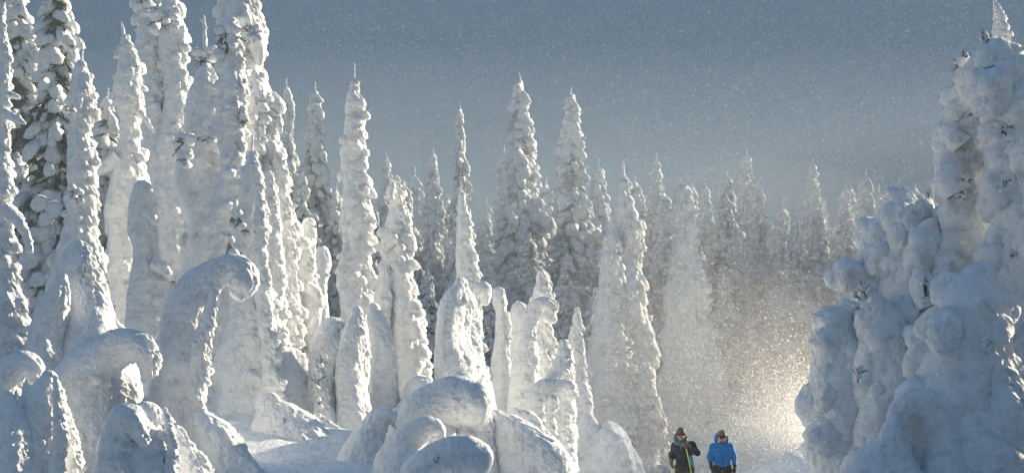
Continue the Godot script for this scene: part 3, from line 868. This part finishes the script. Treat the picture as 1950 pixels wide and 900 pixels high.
func right_cluster() -> void:
	var g := "shaded snow masses of the right clump"
	var d := 27.0
	var t := tree("snow_mass_spruce", "round headed shaded mass with a snow ball sticking out on its left", "tree", g, d, [[1708, 410, 34], [1706, 440, 52], [1700, 480, 60], [1690, 530, 58], [1692, 580, 64], [1684, 640, 80], [1668, 720, 90], [1660, 800, 96], [1660, 920, 104]], "cauli")
	limb(t, "snow_ball", [[1586, 528, 18], [1600, 526, 30], [1618, 524, 32], [1640, 528, 22], [1666, 540, 18]], "ghost", d - 0.2)
	limb(t, "snow_lobe", [[1752, 408, 14], [1744, 414, 24], [1730, 440, 30], [1722, 500, 34]], "cauli", d - 0.5)
	limb(t, "snow_lobe", [[1606, 610, 30], [1600, 640, 46], [1600, 690, 52], [1602, 760, 60], [1608, 850, 60], [1610, 930, 64]], "cauli", d - 0.6)
	limb(t, "snow_lobe", [[1556, 760, 16], [1562, 780, 28], [1576, 810, 36], [1590, 850, 36], [1600, 930, 40]], "cauli", d - 0.3)
	limb(t, "snow_lobe", [[1680, 590, 26], [1684, 630, 40], [1680, 700, 42], [1676, 780, 44], [1670, 900, 50]], "cauli", d - 1.4)
	leader(t, 1694, 370, 388, d, 2.0, 2.0)
	limb(t, "snow_branch", [[1546, 598, 2], [1560, 600, 4], [1582, 604, 8]], "ghost", d - 0.8)
	twig(t, 1650, 566, d - 1.6, 0.3, -0.3, 0.1)
	twig(t, 1642, 572, d - 1.6, 0.22, -0.8, 0.1)
	twig(t, 1634, 726, d - 2.0, 0.3, 0.4, 0.2)
	tuft(t, 1630, 586, d - 1.6, 0.05)
	twig(t, 1768, 398, d, 0.36, 0.2, 0.2)
	d = 26.0
	t = tree("snow_mass_spruce", "tall shaded stack of snow balls with dark frosted tips on top", "tree", g, d, [[1838, 172, 24], [1838, 200, 30], [1842, 240, 36], [1840, 280, 42], [1834, 330, 50], [1842, 380, 46], [1844, 430, 50], [1842, 490, 54], [1836, 560, 58], [1832, 660, 66], [1830, 800, 80], [1830, 930, 90]], "cauli")
	limb(t, "snow_ball", [[1808, 318, 22], [1812, 340, 30], [1824, 366, 28]], "ghost", d - 0.5)
	limb(t, "snow_ball", [[1820, 196, 10], [1824, 206, 14], [1834, 214, 14]], "ghost", d - 0.3)
	limb(t, "snow_ball", [[1814, 252, 14], [1818, 262, 20], [1830, 276, 20]], "ghost", d - 0.4)
	for q in [[1838, 158, 0.55, 0.05], [1830, 156, 0.34, -0.25], [1847, 160, 0.36, 0.2]]:
		twig(t, q[0], q[1], d, q[2], q[3], 0.05)
	twig(t, 1836, 328, d - 1.0, 0.24, 2.4)
	tuft(t, 1831, 378, d - 1.0, 0.06)
	tuft(t, 1852, 220, d - 0.6, 0.06)
	d = 25.0
	t = tree("snow_mass_spruce", "tallest shaded mass at the right edge with a thick white head", "tree", g, d, [[1908, 120, 28], [1906, 144, 42], [1912, 180, 44], [1924, 230, 40], [1930, 280, 42], [1926, 340, 42], [1930, 400, 44], [1930, 470, 46], [1936, 560, 50], [1940, 680, 56], [1940, 800, 60], [1940, 930, 66]], "cauli")
	limb(t, "snow_ball", [[1880, 104, 14], [1876, 112, 18], [1880, 130, 20]], "ghost", d - 0.3)
	limb(t, "snow_lobe", [[1968, 190, 30], [1976, 240, 50], [1984, 340, 60], [1986, 480, 64], [1990, 640, 70], [1990, 900, 80]], "cauli", d - 0.4)
	limb(t, "snow_lobe", [[1868, 140, 12], [1874, 156, 22], [1886, 180, 26], [1892, 210, 22]], "cauli", d - 0.4)
	twig(t, 1879, 92, d, 0.32, -0.2, 0.05)
	tuft(t, 1914, 246, d - 0.7, 0.11)
	tuft(t, 1912, 352, d - 0.7, 0.08)
	tuft(t, 1928, 484, d - 0.7, 0.06)
	twig(t, 1914, 660, d - 1.2, 0.34, 2.7)
	twig(t, 1920, 686, d - 1.2, 0.36, 2.9)
	for q in 5:
		tuft(t, 1936 + (q % 2) * 12, 770 + q * 24, d - 1.4, 0.13)
	d = 31.0
	t = tree("snow_spruce", "thin sunlit spire rising above the right edge mass", "tree", "", d, [[1897, 8, 5], [1904, 34, 12], [1907, 60, 15], [1911, 90, 16], [1914, 130, 18], [1918, 240, 26], [1924, 420, 40], [1930, 640, 54], [1930, 860, 66]], "spire")
	leader(t, 1896, -8, 12, d, -2.0, 3.0)
	d = 26.0
	t = tree("snow_mass_spruce", "knobbed shaded column squeezed between the round head and the tall stack", "tree", g, d, [[1774, 432, 14], [1770, 460, 24], [1764, 500, 28], [1762, 560, 34], [1764, 620, 40], [1764, 700, 46], [1764, 800, 56], [1764, 930, 66]], "cauli")
	limb(t, "snow_ball", [[1752, 520, 14], [1756, 534, 24], [1766, 552, 26], [1776, 580, 24]], "ghost", d - 0.8)
	limb(t, "snow_lobe", [[1736, 560, 16], [1738, 590, 28], [1734, 650, 34], [1732, 740, 40], [1732, 860, 50]], "cauli", d - 0.2)
	limb(t, "snow_ball", [[1800, 510, 10], [1796, 522, 18], [1792, 548, 22]], "ghost", d - 0.8)
	limb(t, "snow_lobe", [[1744, 646, 14], [1758, 650, 26], [1776, 660, 30], [1790, 700, 36], [1794, 780, 44]], "cauli", d - 1.0)
	twig(t, 1763, 578, d - 1.7, 0.42, -0.1, 0.05)
	tuft(t, 1762, 638, d - 2.0, 0.07)
	d = 23.0
	t = tree("snow_mass_spruce", "heaviest shaded mass in front, two great bulges one above the other", "tree", g, d, [[1866, 524, 28], [1858, 550, 52], [1850, 590, 64], [1848, 630, 70], [1850, 660, 66], [1846, 690, 78], [1842, 730, 92], [1836, 790, 100], [1834, 850, 104], [1834, 960, 110]], "cauli")
	limb(t, "snow_lobe", [[1796, 600, 14], [1796, 620, 28], [1810, 646, 32]], "cauli", d - 0.5)
	limb(t, "snow_lobe", [[1904, 740, 24], [1908, 770, 36], [1904, 820, 44], [1900, 920, 50]], "cauli", d - 0.5)
	tuft(t, 1880, 652, d - 0.9, 0.06)
	d = 22.5
	t = tree("snow_hook_sapling", "low arm of snow bowing left from the heavy front mass", "sapling", g, d, [[1722, 850, 12], [1712, 820, 18], [1714, 784, 22], [1736, 766, 24], [1766, 768, 26], [1796, 790, 30], [1806, 840, 34], [1800, 930, 44]], "hook")
	limb(t, "snow_leg", [[1704, 800, 14], [1700, 830, 24], [1706, 880, 34], [1710, 950, 46]], "ghost", d - 0.2)
	d = 22.5
	t = tree("snow_drift", "smooth drift sloping up right at the foot of the right clump", "snow drift", "", d, [[1716, 838, 22], [1700, 862, 46], [1690, 900, 70], [1690, 970, 90]], "dome")


# ---------------------------------------------------------------- people
func net(bones: Array, h: float, k: float) -> ArrayMesh:
	# surface nets over a smooth union of tapered capsules [a, b, ra, rb]
	var lo := Vector3.ONE * 1e9
	var hi := -lo
	for b in bones:
		var m: float = maxf(b[2], b[3]) + 3.0 * k
		lo = lo.min((b[0] as Vector3).min(b[1]) - Vector3.ONE * m)
		hi = hi.max((b[0] as Vector3).max(b[1]) + Vector3.ONE * m)
	var nx := int((hi.x - lo.x) / h) + 2
	var ny := int((hi.y - lo.y) / h) + 2
	var nz := int((hi.z - lo.z) / h) + 2
	var fld := PackedFloat32Array()
	fld.resize(nx * ny * nz)
	for b in bones:
		var a: Vector3 = b[0]
		var ba: Vector3 = b[1] - a
		var ra: float = b[2]
		var rb: float = b[3]
		var m: float = maxf(ra, rb) + 3.0 * k
		var l2 := maxf(ba.length_squared(), 1e-9)
		var p0 := ((b[0] as Vector3).min(b[1]) - Vector3.ONE * m - lo) / h
		var p1 := ((b[0] as Vector3).max(b[1]) + Vector3.ONE * m - lo) / h
		for z in range(maxi(0, int(p0.z)), mini(nz, int(p1.z) + 2)):
			for y in range(maxi(0, int(p0.y)), mini(ny, int(p1.y) + 2)):
				var row := (z * ny + y) * nx
				for x in range(maxi(0, int(p0.x)), mini(nx, int(p1.x) + 2)):
					var pa := lo + Vector3(x, y, z) * h - a
					var t := clampf(pa.dot(ba) / l2, 0.0, 1.0)
					fld[row + x] += exp(-((pa - ba * t).length() - lerpf(ra, rb, t)) / k)
	var vert := PackedVector3Array()
	var id := PackedInt32Array()
	id.resize(nx * ny * nz)
	id.fill(-1)
	var sx := 1
	var sy := nx
	var sz := nx * ny
	for z in nz - 1:
		for y in ny - 1:
			for x in nx - 1:
				var c := z * sz + y * sy + x
				var inside := 0
				for q in 8:
					if fld[c + (q & 1) * sx + ((q >> 1) & 1) * sy + (q >> 2) * sz] >= 1.0:
						inside += 1
				if inside == 0 or inside == 8:
					continue
				var sum := Vector3.ZERO
				var n := 0
				for e in 12:
					var ax := e >> 2
					var o1 := e & 1
					var o2 := (e >> 1) & 1
					var p := Vector3i(0, o1, o2) if ax == 0 else Vector3i(o1, 0, o2) if ax == 1 else Vector3i(o1, o2, 0)
					var st := sx if ax == 0 else sy if ax == 1 else sz
					var i0 := c + p.x * sx + p.y * sy + p.z * sz
					var f0 := log(maxf(fld[i0], 1e-12))
					var f1 := log(maxf(fld[i0 + st], 1e-12))
					if (f0 >= 0.0) != (f1 >= 0.0):
						var u := f0 / (f0 - f1)
						var w := Vector3(p)
						w[ax] += u
						sum += w
						n += 1
				id[c] = vert.size()
				vert.append(lo + (Vector3(x, y, z) + sum / n) * h)
	var idx := PackedInt32Array()
	for z in range(1, nz - 1):
		for y in range(1, ny - 1):
			for x in range(1, nx - 1):
				var c := z * sz + y * sy + x
				var s0 := fld[c] >= 1.0
				for ax in 3:
					var st := sx if ax == 0 else sy if ax == 1 else sz
					if (fld[c + st] >= 1.0) == s0:
						continue
					var u := sy if ax == 0 else sz if ax == 1 else sx
					var w := sz if ax == 0 else sx if ax == 1 else sy
					var q0 := id[c]
					var q1 := id[c - u]
					var q2 := id[c - u - w]
					var q3 := id[c - w]
					if q0 < 0 or q1 < 0 or q2 < 0 or q3 < 0:
						continue
					if s0:
						idx.append_array([q0, q2, q1, q0, q3, q2])
					else:
						idx.append_array([q0, q1, q2, q0, q2, q3])
	return commit(vert, idx)


func join(list: Array) -> ArrayMesh:
	var st := SurfaceTool.new()
	st.begin(Mesh.PRIMITIVE_TRIANGLES)
	for m in list:
		st.append_from(m, 0, Transform3D())
	return st.commit()


func cloth(c: Color, r := 0.7) -> StandardMaterial3D:
	var m := StandardMaterial3D.new()
	m.albedo_color = c.linear_to_srgb()
	m.roughness = r
	m.rim_enabled = true
	m.rim = 0.3
	m.uv1_triplanar = true
	m.uv1_scale = Vector3.ONE * 3.0
	m.heightmap_enabled = true
	m.heightmap_texture = noise_tex(44, 0.02, FastNoiseLite.TYPE_SIMPLEX_SMOOTH, 3, 256)
	m.heightmap_scale = 2.5
	return m


func head_bones(c: Vector3, look: Basis) -> Array:
	# skull, jaw, nose, brow, cheeks, ears round the centre c (between the eyes, mid-head)
	var b := []
	for a in [
		[Vector3(0, 0.035, -0.015), Vector3(0, 0.03, -0.03), 0.088, 0.084],
		[Vector3(0, -0.02, 0.012), Vector3(0, -0.085, 0.04), 0.07, 0.036],
		[Vector3(0, 0.012, 0.086), Vector3(0, -0.028, 0.108), 0.011, 0.017],
		[Vector3(-0.045, 0.028, 0.072), Vector3(0.045, 0.028, 0.072), 0.016, 0.016],
		[Vector3(-0.042, -0.022, 0.06), Vector3(-0.03, -0.05, 0.055), 0.024, 0.02],
		[Vector3(0.042, -0.022, 0.06), Vector3(0.03, -0.05, 0.055), 0.024, 0.02],
		[Vector3(-0.02, -0.06, 0.078), Vector3(0.02, -0.06, 0.078), 0.011, 0.011],
		[Vector3(-0.088, 0.012, -0.005), Vector3(-0.086, -0.03, 0.0), 0.014, 0.011],
		[Vector3(0.088, 0.012, -0.005), Vector3(0.086, -0.03, 0.0), 0.014, 0.011],
	]:
		b.append([c + look * a[0], c + look * a[1], a[2], a[3]])
	return b


func hand_bones(wrist: Vector3, frame: Basis, curl: float, fat: float) -> Array:
	# palm, four fingers of two bends each, thumb from the side; frame.y runs along the fingers, frame.z out of the palm
	var b := []
	b.append([wrist, wrist + frame * Vector3(0, 0.03, 0), 0.026 * fat, 0.03 * fat])
	for i in 4:
		var x := -0.03 + 0.02 * i
		var l: float = [0.78, 0.95, 1.0, 0.92][i]
		var p0 := Vector3(x * 0.7, 0.02, 0)
		var p1 := Vector3(x, 0.08, 0)
		b.append([wrist + frame * p0, wrist + frame * p1, 0.015 * fat, 0.012 * fat])
		var p2 := p1 + Vector3(0, cos(curl * 0.6), sin(curl * 0.6)) * 0.042 * l
		var p3 := p2 + Vector3(0, cos(curl * 1.5), sin(curl * 1.5)) * 0.028 * l
		var p4 := p3 + Vector3(0, cos(curl * 2.2), sin(curl * 2.2)) * 0.02 * l
		b.append([wrist + frame * p1, wrist + frame * p2, 0.0105 * fat, 0.0095 * fat])
		b.append([wrist + frame * p2, wrist + frame * p3, 0.0095 * fat, 0.009 * fat])
		b.append([wrist + frame * p3, wrist + frame * p4, 0.009 * fat, 0.008 * fat])
	var t0 := Vector3(0.026, 0.03, 0.005)
	var t1 := Vector3(0.052, 0.062, 0.02)
	var t2 := Vector3(0.045, 0.085, 0.042)
	b.append([wrist + frame * t0, wrist + frame * t1, 0.014 * fat, 0.012 * fat])
	b.append([wrist + frame * t1, wrist + frame * t2, 0.011 * fat, 0.0095 * fat])
	return b


func pole(called: String, label: String, a: Vector3, b: Vector3, m: Material) -> void:
	# a ski pole from grip a to tip b: shaft, grip, basket
	var t := thing(called, label, "ski pole", b, "ski poles held by the skiers")
	var tip := a - b
	var dir := tip.normalized()
	var side := dir.cross(Vector3.BACK).normalized()
	var rot := Basis(side, dir, side.cross(dir))
	var shaft := CylinderMesh.new()
	shaft.top_radius = 0.011
	shaft.bottom_radius = 0.008
	shaft.height = tip.length()
	shaft.radial_segments = 10
	put("shaft", shaft, m, t, tip * 0.5).basis = rot
	var grip := CapsuleMesh.new()
	grip.radius = 0.019
	grip.height = 0.15
	grip.radial_segments = 12
	put("grip", grip, bark_mat, t, tip - dir * 0.03).basis = rot
	var basket := CylinderMesh.new()
	basket.top_radius = 0.028
	basket.bottom_radius = 0.05
	basket.height = 0.018
	put("basket", basket, bark_mat, t, dir * 0.07).basis = rot


func person(label: String, where: Vector3, p: Dictionary) -> void:
	var t := thing("person", label, "person", where, "skiers on the trail")
	var skin := cloth(Color(0.42, 0.24, 0.17), 0.55)
	skin.rim_enabled = false
	skin.heightmap_enabled = false
	var chest := Vector3(0, 1.27, 0.0)
	var pelvis: Vector3 = p.pelvis
	var neck: Vector3 = p.neck
	var hc: Vector3 = p.head
	var look: Basis = p.look
	var arms := []
	for s in 2:
		var a: Array = p.arms[s]
		arms.append([a[0], a[1], 0.052, 0.04])
		arms.append([a[1], a[2], 0.04, 0.027])
	var legs := []
	for s in [-1, 1]:
		var hip := pelvis + Vector3(s * 0.095, -0.04, 0)
		var knee := Vector3(hip.x + s * 0.01, 0.5, 0.05 + 0.05 * s)
		var ankle := Vector3(knee.x, 0.1, -0.03 + 0.08 * s)
		legs.append([hip, knee, 0.082, 0.056])
		legs.append([knee, ankle, 0.055, 0.038])
		legs.append([ankle, ankle + Vector3(0, -0.05, 0.14), 0.042, 0.032])
	var trunk := [[chest + Vector3(-0.08, 0.05, 0), chest + Vector3(0.08, 0.05, 0), 0.1, 0.1], [chest, pelvis, 0.105, 0.105], [neck + Vector3(0, -0.1, 0), hc + Vector3(0, -0.05, -0.02), 0.07, 0.055], [pelvis + Vector3(-0.06, 0, 0), pelvis + Vector3(0.06, 0, 0), 0.1, 0.1]]
	for s in 2:
		trunk.append([neck + Vector3(0, -0.07, 0), p.arms[s][0], 0.06, 0.055])
	var hands := []
	for s in 2:
		hands.append(hand_bones(p.arms[s][2], p.hands[s], p.curl[s], 1.0))
	put("body", join([net(trunk + arms + legs, 0.02, 0.02), net(head_bones(hc, look), 0.006, 0.007), net(hands[0], 0.005, 0.004), net(hands[1], 0.005, 0.004)]), skin, t)
	# jacket over trunk and arms
	var jk := [
		[chest + Vector3(-0.1, 0.07, 0), chest + Vector3(0.1, 0.07, 0), 0.125, 0.125],
		[chest + Vector3(-0.06, -0.05, 0), pelvis + Vector3(-0.055, 0.02, 0), 0.122, 0.118], [chest + Vector3(0.06, -0.05, 0), pelvis + Vector3(0.055, 0.02, 0), 0.122, 0.118],
		[neck + Vector3(0, -0.05, 0), neck + Vector3(0, -0.12, 0), 0.09, 0.12],
	]
	for s in 2:
		var a: Array = p.arms[s]
		jk.append([neck + Vector3(0, -0.09, 0), a[0], 0.08, 0.074])
		jk.append([a[0], a[1], 0.072, 0.058])
		jk.append([a[1], (a[1] as Vector3).lerp(a[2], 0.86), 0.057, 0.043])
	var jm := put("jacket", net(jk, 0.016, 0.022), p.jacket, t)
	if p.has("panel"):
		put("side_panel", net([[chest + Vector3(0.13, -0.1, 0.05), pelvis + Vector3(0.15, 0.0, 0.05), 0.06, 0.055]], 0.014, 0.015), p.panel, jm)
	var zip := BoxMesh.new()
	zip.size = Vector3(0.012, 0.4, 0.01)
	put("zip", zip, bark_mat, jm, chest + Vector3(0.0, -0.05, 0.128))
	# hood lying round the neck or head
	var hood := []
	var hr: float = p.hood_size
	for i in 9:
		var a := deg_to_rad(-20.0 + 27.5 * i)
		var q := hc + Vector3(cos(a) * hr, sin(a) * hr * 1.05 - p.hood_drop, -0.05)
		hood.append([q, q + Vector3(0, -0.01, -0.05), 0.032, 0.04])
	for i in 5:
		var q := hc + Vector3(-hr + hr * 0.5 * i, -hr - 0.01 - 0.02 * (2 - absi(i - 2)), 0.02 + 0.02 * (2 - absi(i - 2)))
		hood.append([q, q + Vector3(0, -0.03, -0.02), 0.036, 0.04])
	put("hood", net(hood, 0.013, 0.02), p.hood, t)
	var tl := []
	for l in legs:
		if l[2] > 0.05:
			tl.append([l[0], l[1], l[2] + 0.03, l[3] + 0.032])
	tl.append([pelvis + Vector3(-0.07, -0.02, 0), pelvis + Vector3(0.07, -0.02, 0), 0.122, 0.122])
	put("trousers", net(tl, 0.018, 0.02), p.trousers, t)
	for i in [2, 5]:
		var l: Array = legs[i]
		put("boot", net([[l[0] + Vector3(0, 0.08, 0), l[0], 0.062, 0.06], [l[0] + Vector3(0, -0.02, -0.03), l[1] + Vector3(0, 0.0, 0.03), 0.06, 0.046]], 0.014, 0.014), bark_mat, t)
	for s in 2:
		var gl := hand_bones(p.arms[s][2], p.hands[s], p.curl[s], 1.35)
		gl.append([p.arms[s][2] - (p.hands[s] as Basis) * Vector3(0, 0.05, 0), p.arms[s][2], 0.044, 0.038])
		put("glove", net(gl, 0.006, 0.005), p.gloves, t)
	# knitted cap
	var cap := []
	for i in 7:
		var a := TAU * i / 7.0
		cap.append([hc + look * Vector3(cos(a) * 0.05, 0.055, sin(a) * 0.058 - 0.018), hc + look * Vector3(cos(a) * 0.03, 0.115, sin(a) * 0.035 - 0.025), 0.054, 0.04])
	var cm := put("knitted_cap", net(cap, 0.01, 0.014), p.cap, t)
	var band := []
	for i in 12:
		var a := TAU * i / 12.0
		var b2 := TAU * (i + 1) / 12.0
		band.append([hc + look * Vector3(cos(a) * 0.094, 0.045, sin(a) * 0.103 - 0.016), hc + look * Vector3(cos(b2) * 0.094, 0.045, sin(b2) * 0.103 - 0.016), 0.017, 0.017])
	put("cap_band", net(band, 0.008, 0.008), p.band, cm)
	if p.has("bobble"):
		var bob := SphereMesh.new()
		bob.radius = 0.028
		bob.height = 0.056
		put("bobble", bob, p.bobble, cm, hc + look * Vector3(0, 0.165, -0.02))
	# glasses
	if p.has("glasses"):
		var gm := []
		for s in [-1, 1]:
			gm.append([hc + look * Vector3(s * 0.022, 0.008, 0.094), hc + look * Vector3(s * 0.048, 0.01, 0.08), 0.02, 0.018])
		put("glasses", net(gm, 0.006, 0.006), p.glasses, t)
	else:
		for s in [-1, 1]:
			var eye := SphereMesh.new()
			eye.radius = 0.011
			eye.height = 0.022
			put("eye", eye, bark_mat, t, hc + look * Vector3(s * 0.033, 0.004, 0.082))
	if p.has("beard"):
		put("beard", net([[hc + look * Vector3(-0.05, -0.05, 0.045), hc + look * Vector3(0, -0.1, 0.06), 0.022, 0.028], [hc + look * Vector3(0.05, -0.05, 0.045), hc + look * Vector3(0, -0.1, 0.06), 0.022, 0.028]], 0.008, 0.01), p.beard, t)


func grip_frame(along: Vector3, palm: Vector3) -> Basis:
	var y := along.normalized()
	var z := (palm - y * palm.dot(y)).normalized()
	return Basis(y.cross(z), y, z)


func people() -> void:
	var d := 33.5
	var lime := cloth(Color(0.55, 0.75, 0.06), 0.4)
	var crimson := cloth(Color(0.22, 0.03, 0.04), 0.4)
	var dark := cloth(Color(0.012, 0.016, 0.026))
	var teal := cloth(Color(0.06, 0.27, 0.36))
	var blue := cloth(Color(0.007, 0.17, 0.50))
	var brown := cloth(Color(0.028, 0.024, 0.02))
	var glove := cloth(Color(0.13, 0.10, 0.05))
	var black := cloth(Color(0.02, 0.017, 0.02))
	var w := at(1302, 0, d)
	w.y = height(w.x, w.z)
	var lift := -w.y
	var px := func(x: float, y: float, z: float) -> Vector3: return Vector3((x - 1302) / F * d, CAM_Y + (830 - y) / F * d + lift, z)
	var hr: Vector3 = px.call(1307, 847, 0.27)
	var hl: Vector3 = px.call(1277.5, 880, 0.12)
	var p := {
		"pelvis": Vector3(0.02, 0.96 + lift, -0.02), "neck": px.call(1300, 842, 0.02), "head": px.call(1296.5, 829.5, 0.1),
		"look": Basis.from_euler(Vector3(0.32, -0.18, 0.06)),
		"arms": [[px.call(1286, 849, 0.0), px.call(1280, 866, -0.03), hl], [px.call(1318, 847, 0.0), px.call(1327, 862, 0.1), hr]],
		"hands": [grip_frame(Vector3(0.05, -1, 0.25), Vector3(0.8, 0, 0.6)), grip_frame(Vector3(-0.9, 0.25, 0.2), Vector3(0, -0.4, -1))],
		"curl": [1.15, 1.2], "jacket": dark, "panel": teal, "hood": cloth(Color(0.03, 0.11, 0.15)), "hood_size": 0.105, "hood_drop": 0.045, "trousers": brown, "gloves": glove,
		"cap": cloth(Color(0.075, 0.055, 0.035)), "band": cloth(Color(0.05, 0.04, 0.03)),
	}
	person("skier in a dark jacket with teal hood, one gloved hand raised to the chin", w, p)
	pole("ski_pole", "lime yellow ski pole slanting from the dark jacketed skier's raised hand", w + hr + Vector3(-0.05, 0.02, 0.03), at(1331, 965, d - 0.15), lime)
	pole("ski_pole", "lime yellow ski pole under the dark jacketed skier's lowered hand", w + hl + Vector3(0.01, -0.04, 0.02), at(1287, 970, d - 0.4), lime)
	d = 33.9
	var w2 := at(1375, 0, d)
	w2.y = height(w2.x, w2.z)
	lift = -w2.y
	var pq := func(x: float, y: float, z: float) -> Vector3: return Vector3((x - 1375) / F * d, CAM_Y + (830 - y) / F * d + lift, z)
	var gl: Vector3 = pq.call(1353.5, 886, 0.1)
	var gr: Vector3 = pq.call(1399, 890, 0.06)
	p = {
		"pelvis": Vector3(0.01, 0.93 + lift, 0), "neck": pq.call(1375, 846, 0.0), "head": pq.call(1375, 833.5, 0.05),
		"look": Basis.from_euler(Vector3(0.12, 0.05, 0.0)),
		"arms": [[pq.call(1359, 851, 0.0), pq.call(1352, 869, -0.02), gl], [pq.call(1391, 850, 0.0), pq.call(1399, 868, -0.05), gr]],
		"hands": [grip_frame(Vector3(0.1, -1, 0.2), Vector3(0.9, 0, 0.4)), grip_frame(Vector3(-0.1, -1, 0.15), Vector3(-0.9, 0, 0.4))],
		"curl": [1.15, 0.5], "jacket": blue, "hood": blue, "hood_size": 0.118, "hood_drop": 0.01, "trousers": brown, "gloves": black,
		"cap": cloth(Color(0.14, 0.13, 0.12)), "band": cloth(Color(0.06, 0.035, 0.03)), "bobble": cloth(Color(0.6, 0.6, 0.08)),
		"glasses": cloth(Color(0.03, 0.02, 0.012), 0.3), "beard": cloth(Color(0.12, 0.06, 0.03)),
	}
	person("skier in a bright blue jacket and bobble cap, arms hanging down", w2, p)
	pole("ski_pole", "dark red ski pole under the blue skier's hand", w2 + gl + Vector3(0.01, -0.04, 0.02), at(1362, 972, d - 0.4), crimson)


# ---------------------------------------------------------------- air
func air() -> void:
	var crystal := StandardMaterial3D.new()
	crystal.resource_name = "ice_crystal"
	crystal.albedo_color = Color(0.95, 0.95, 0.95)
	crystal.roughness = 0.5
	crystal.cull_mode = BaseMaterial3D.CULL_DISABLED
	crystal.backlight_enabled = true
	crystal.backlight = Color(1.4, 1.4, 1.4)
	var v := PackedVector3Array()
	var idx := PackedInt32Array()
	for i in 6:
		v.append(Vector3(cos(TAU * i / 6), sin(TAU * i / 6), 0))
	idx.append_array([0, 1, 2, 0, 2, 3, 0, 3, 4, 0, 4, 5])
	var hex := commit(v, idx)
	var lr := RandomNumberGenerator.new()
	lr.seed = 1234
	var n := 620000
	var mm := MultiMesh.new()
	mm.transform_format = MultiMesh.TRANSFORM_3D
	mm.mesh = hex
	mm.instance_count = n
	for i in n:
		var d := lr.randf_range(30.0, 54.0)
		var x := lr.randf_range(-9.0, 15.0)
		var y := 14.0 * pow(lr.randf(), 1.15)
		var s := lr.randf_range(0.0019, 0.0045)
		var kind := i % 16
		if kind < 3:        # thicker where the skiers stir it up
			x = lr.randfn(5.0, 2.6)
			y = absf(lr.randfn(0.0, 3.2))
			d = lr.randf_range(36.0, 52.0)
			s = lr.randf_range(0.003, 0.0075)
		elif kind < 8:      # the sunlit plume behind the right clump
			x = lr.randfn(7.9, 0.95)
			y = 0.3 + absf(lr.randfn(0.0, 1.3))
			d = lr.randfn(44.0, 1.4)
			s = lr.randf_range(0.0055, 0.013)
		mm.set_instance_transform(i, Transform3D(Basis.from_euler(Vector3(lr.randf(), lr.randf(), lr.randf()) * TAU) * Basis.from_scale(Vector3.ONE * s), Vector3(x, y, -d)))
	var o := MultiMeshInstance3D.new()
	o.multimesh = mm
	o.material_override = crystal
	name_it(o, "ice_crystals", self)
	tag(o, "sparkling ice crystals drifting in the air above the trail", "", "", "stuff")
	# the low haze of fine snow that hangs over the trail and the wood behind
	var hm := FogMaterial.new()
	hm.density = 0.0130
	hm.albedo = Color(0.80, 0.88, 0.98)
	var hv := FogVolume.new()
	hv.shape = RenderingServer.FOG_VOLUME_SHAPE_BOX
	hv.size = Vector3(84, 17, 76)
	hv.material = hm
	hv.position = Vector3(-17, 7.5, -96)
	name_it(hv, "low_haze", self)
	tag(hv, "low haze of fine snow hanging between the trail and the far forest", "", "", "stuff")
	# banks of sunlit snow dust
	for a in [[1500, 780, 44, 2.6, 2.2, 3.0, 0.04], [1540, 740, 46, 3.0, 2.6, 4.0, 0.025], [1440, 820, 44, 3.4, 2.0, 4.0, 0.025], [1420, 760, 47, 5.0, 4.0, 6.0, 0.015], [1320, 790, 46, 6.0, 4.0, 6.0, 0.012], [1200, 720, 46, 6.0, 5.0, 4.0, 0.012], [1450, 640, 54, 7.0, 6.0, 7.0, 0.012]]:
		var fm := FogMaterial.new()
		fm.density = a[6]
		fm.albedo = Color(0.95, 0.95, 0.95)
		var fv := FogVolume.new()
		fv.shape = RenderingServer.FOG_VOLUME_SHAPE_ELLIPSOID
		fv.size = Vector3(a[3], a[4], a[5]) * 2.0
		fv.material = fm
		fv.position = at(a[0], a[1], a[2])
		name_it(fv, "snow_dust", self)
		tag(fv, "sunlit bank of blowing snow dust behind the skiers", "", "banks of blowing snow dust", "stuff")
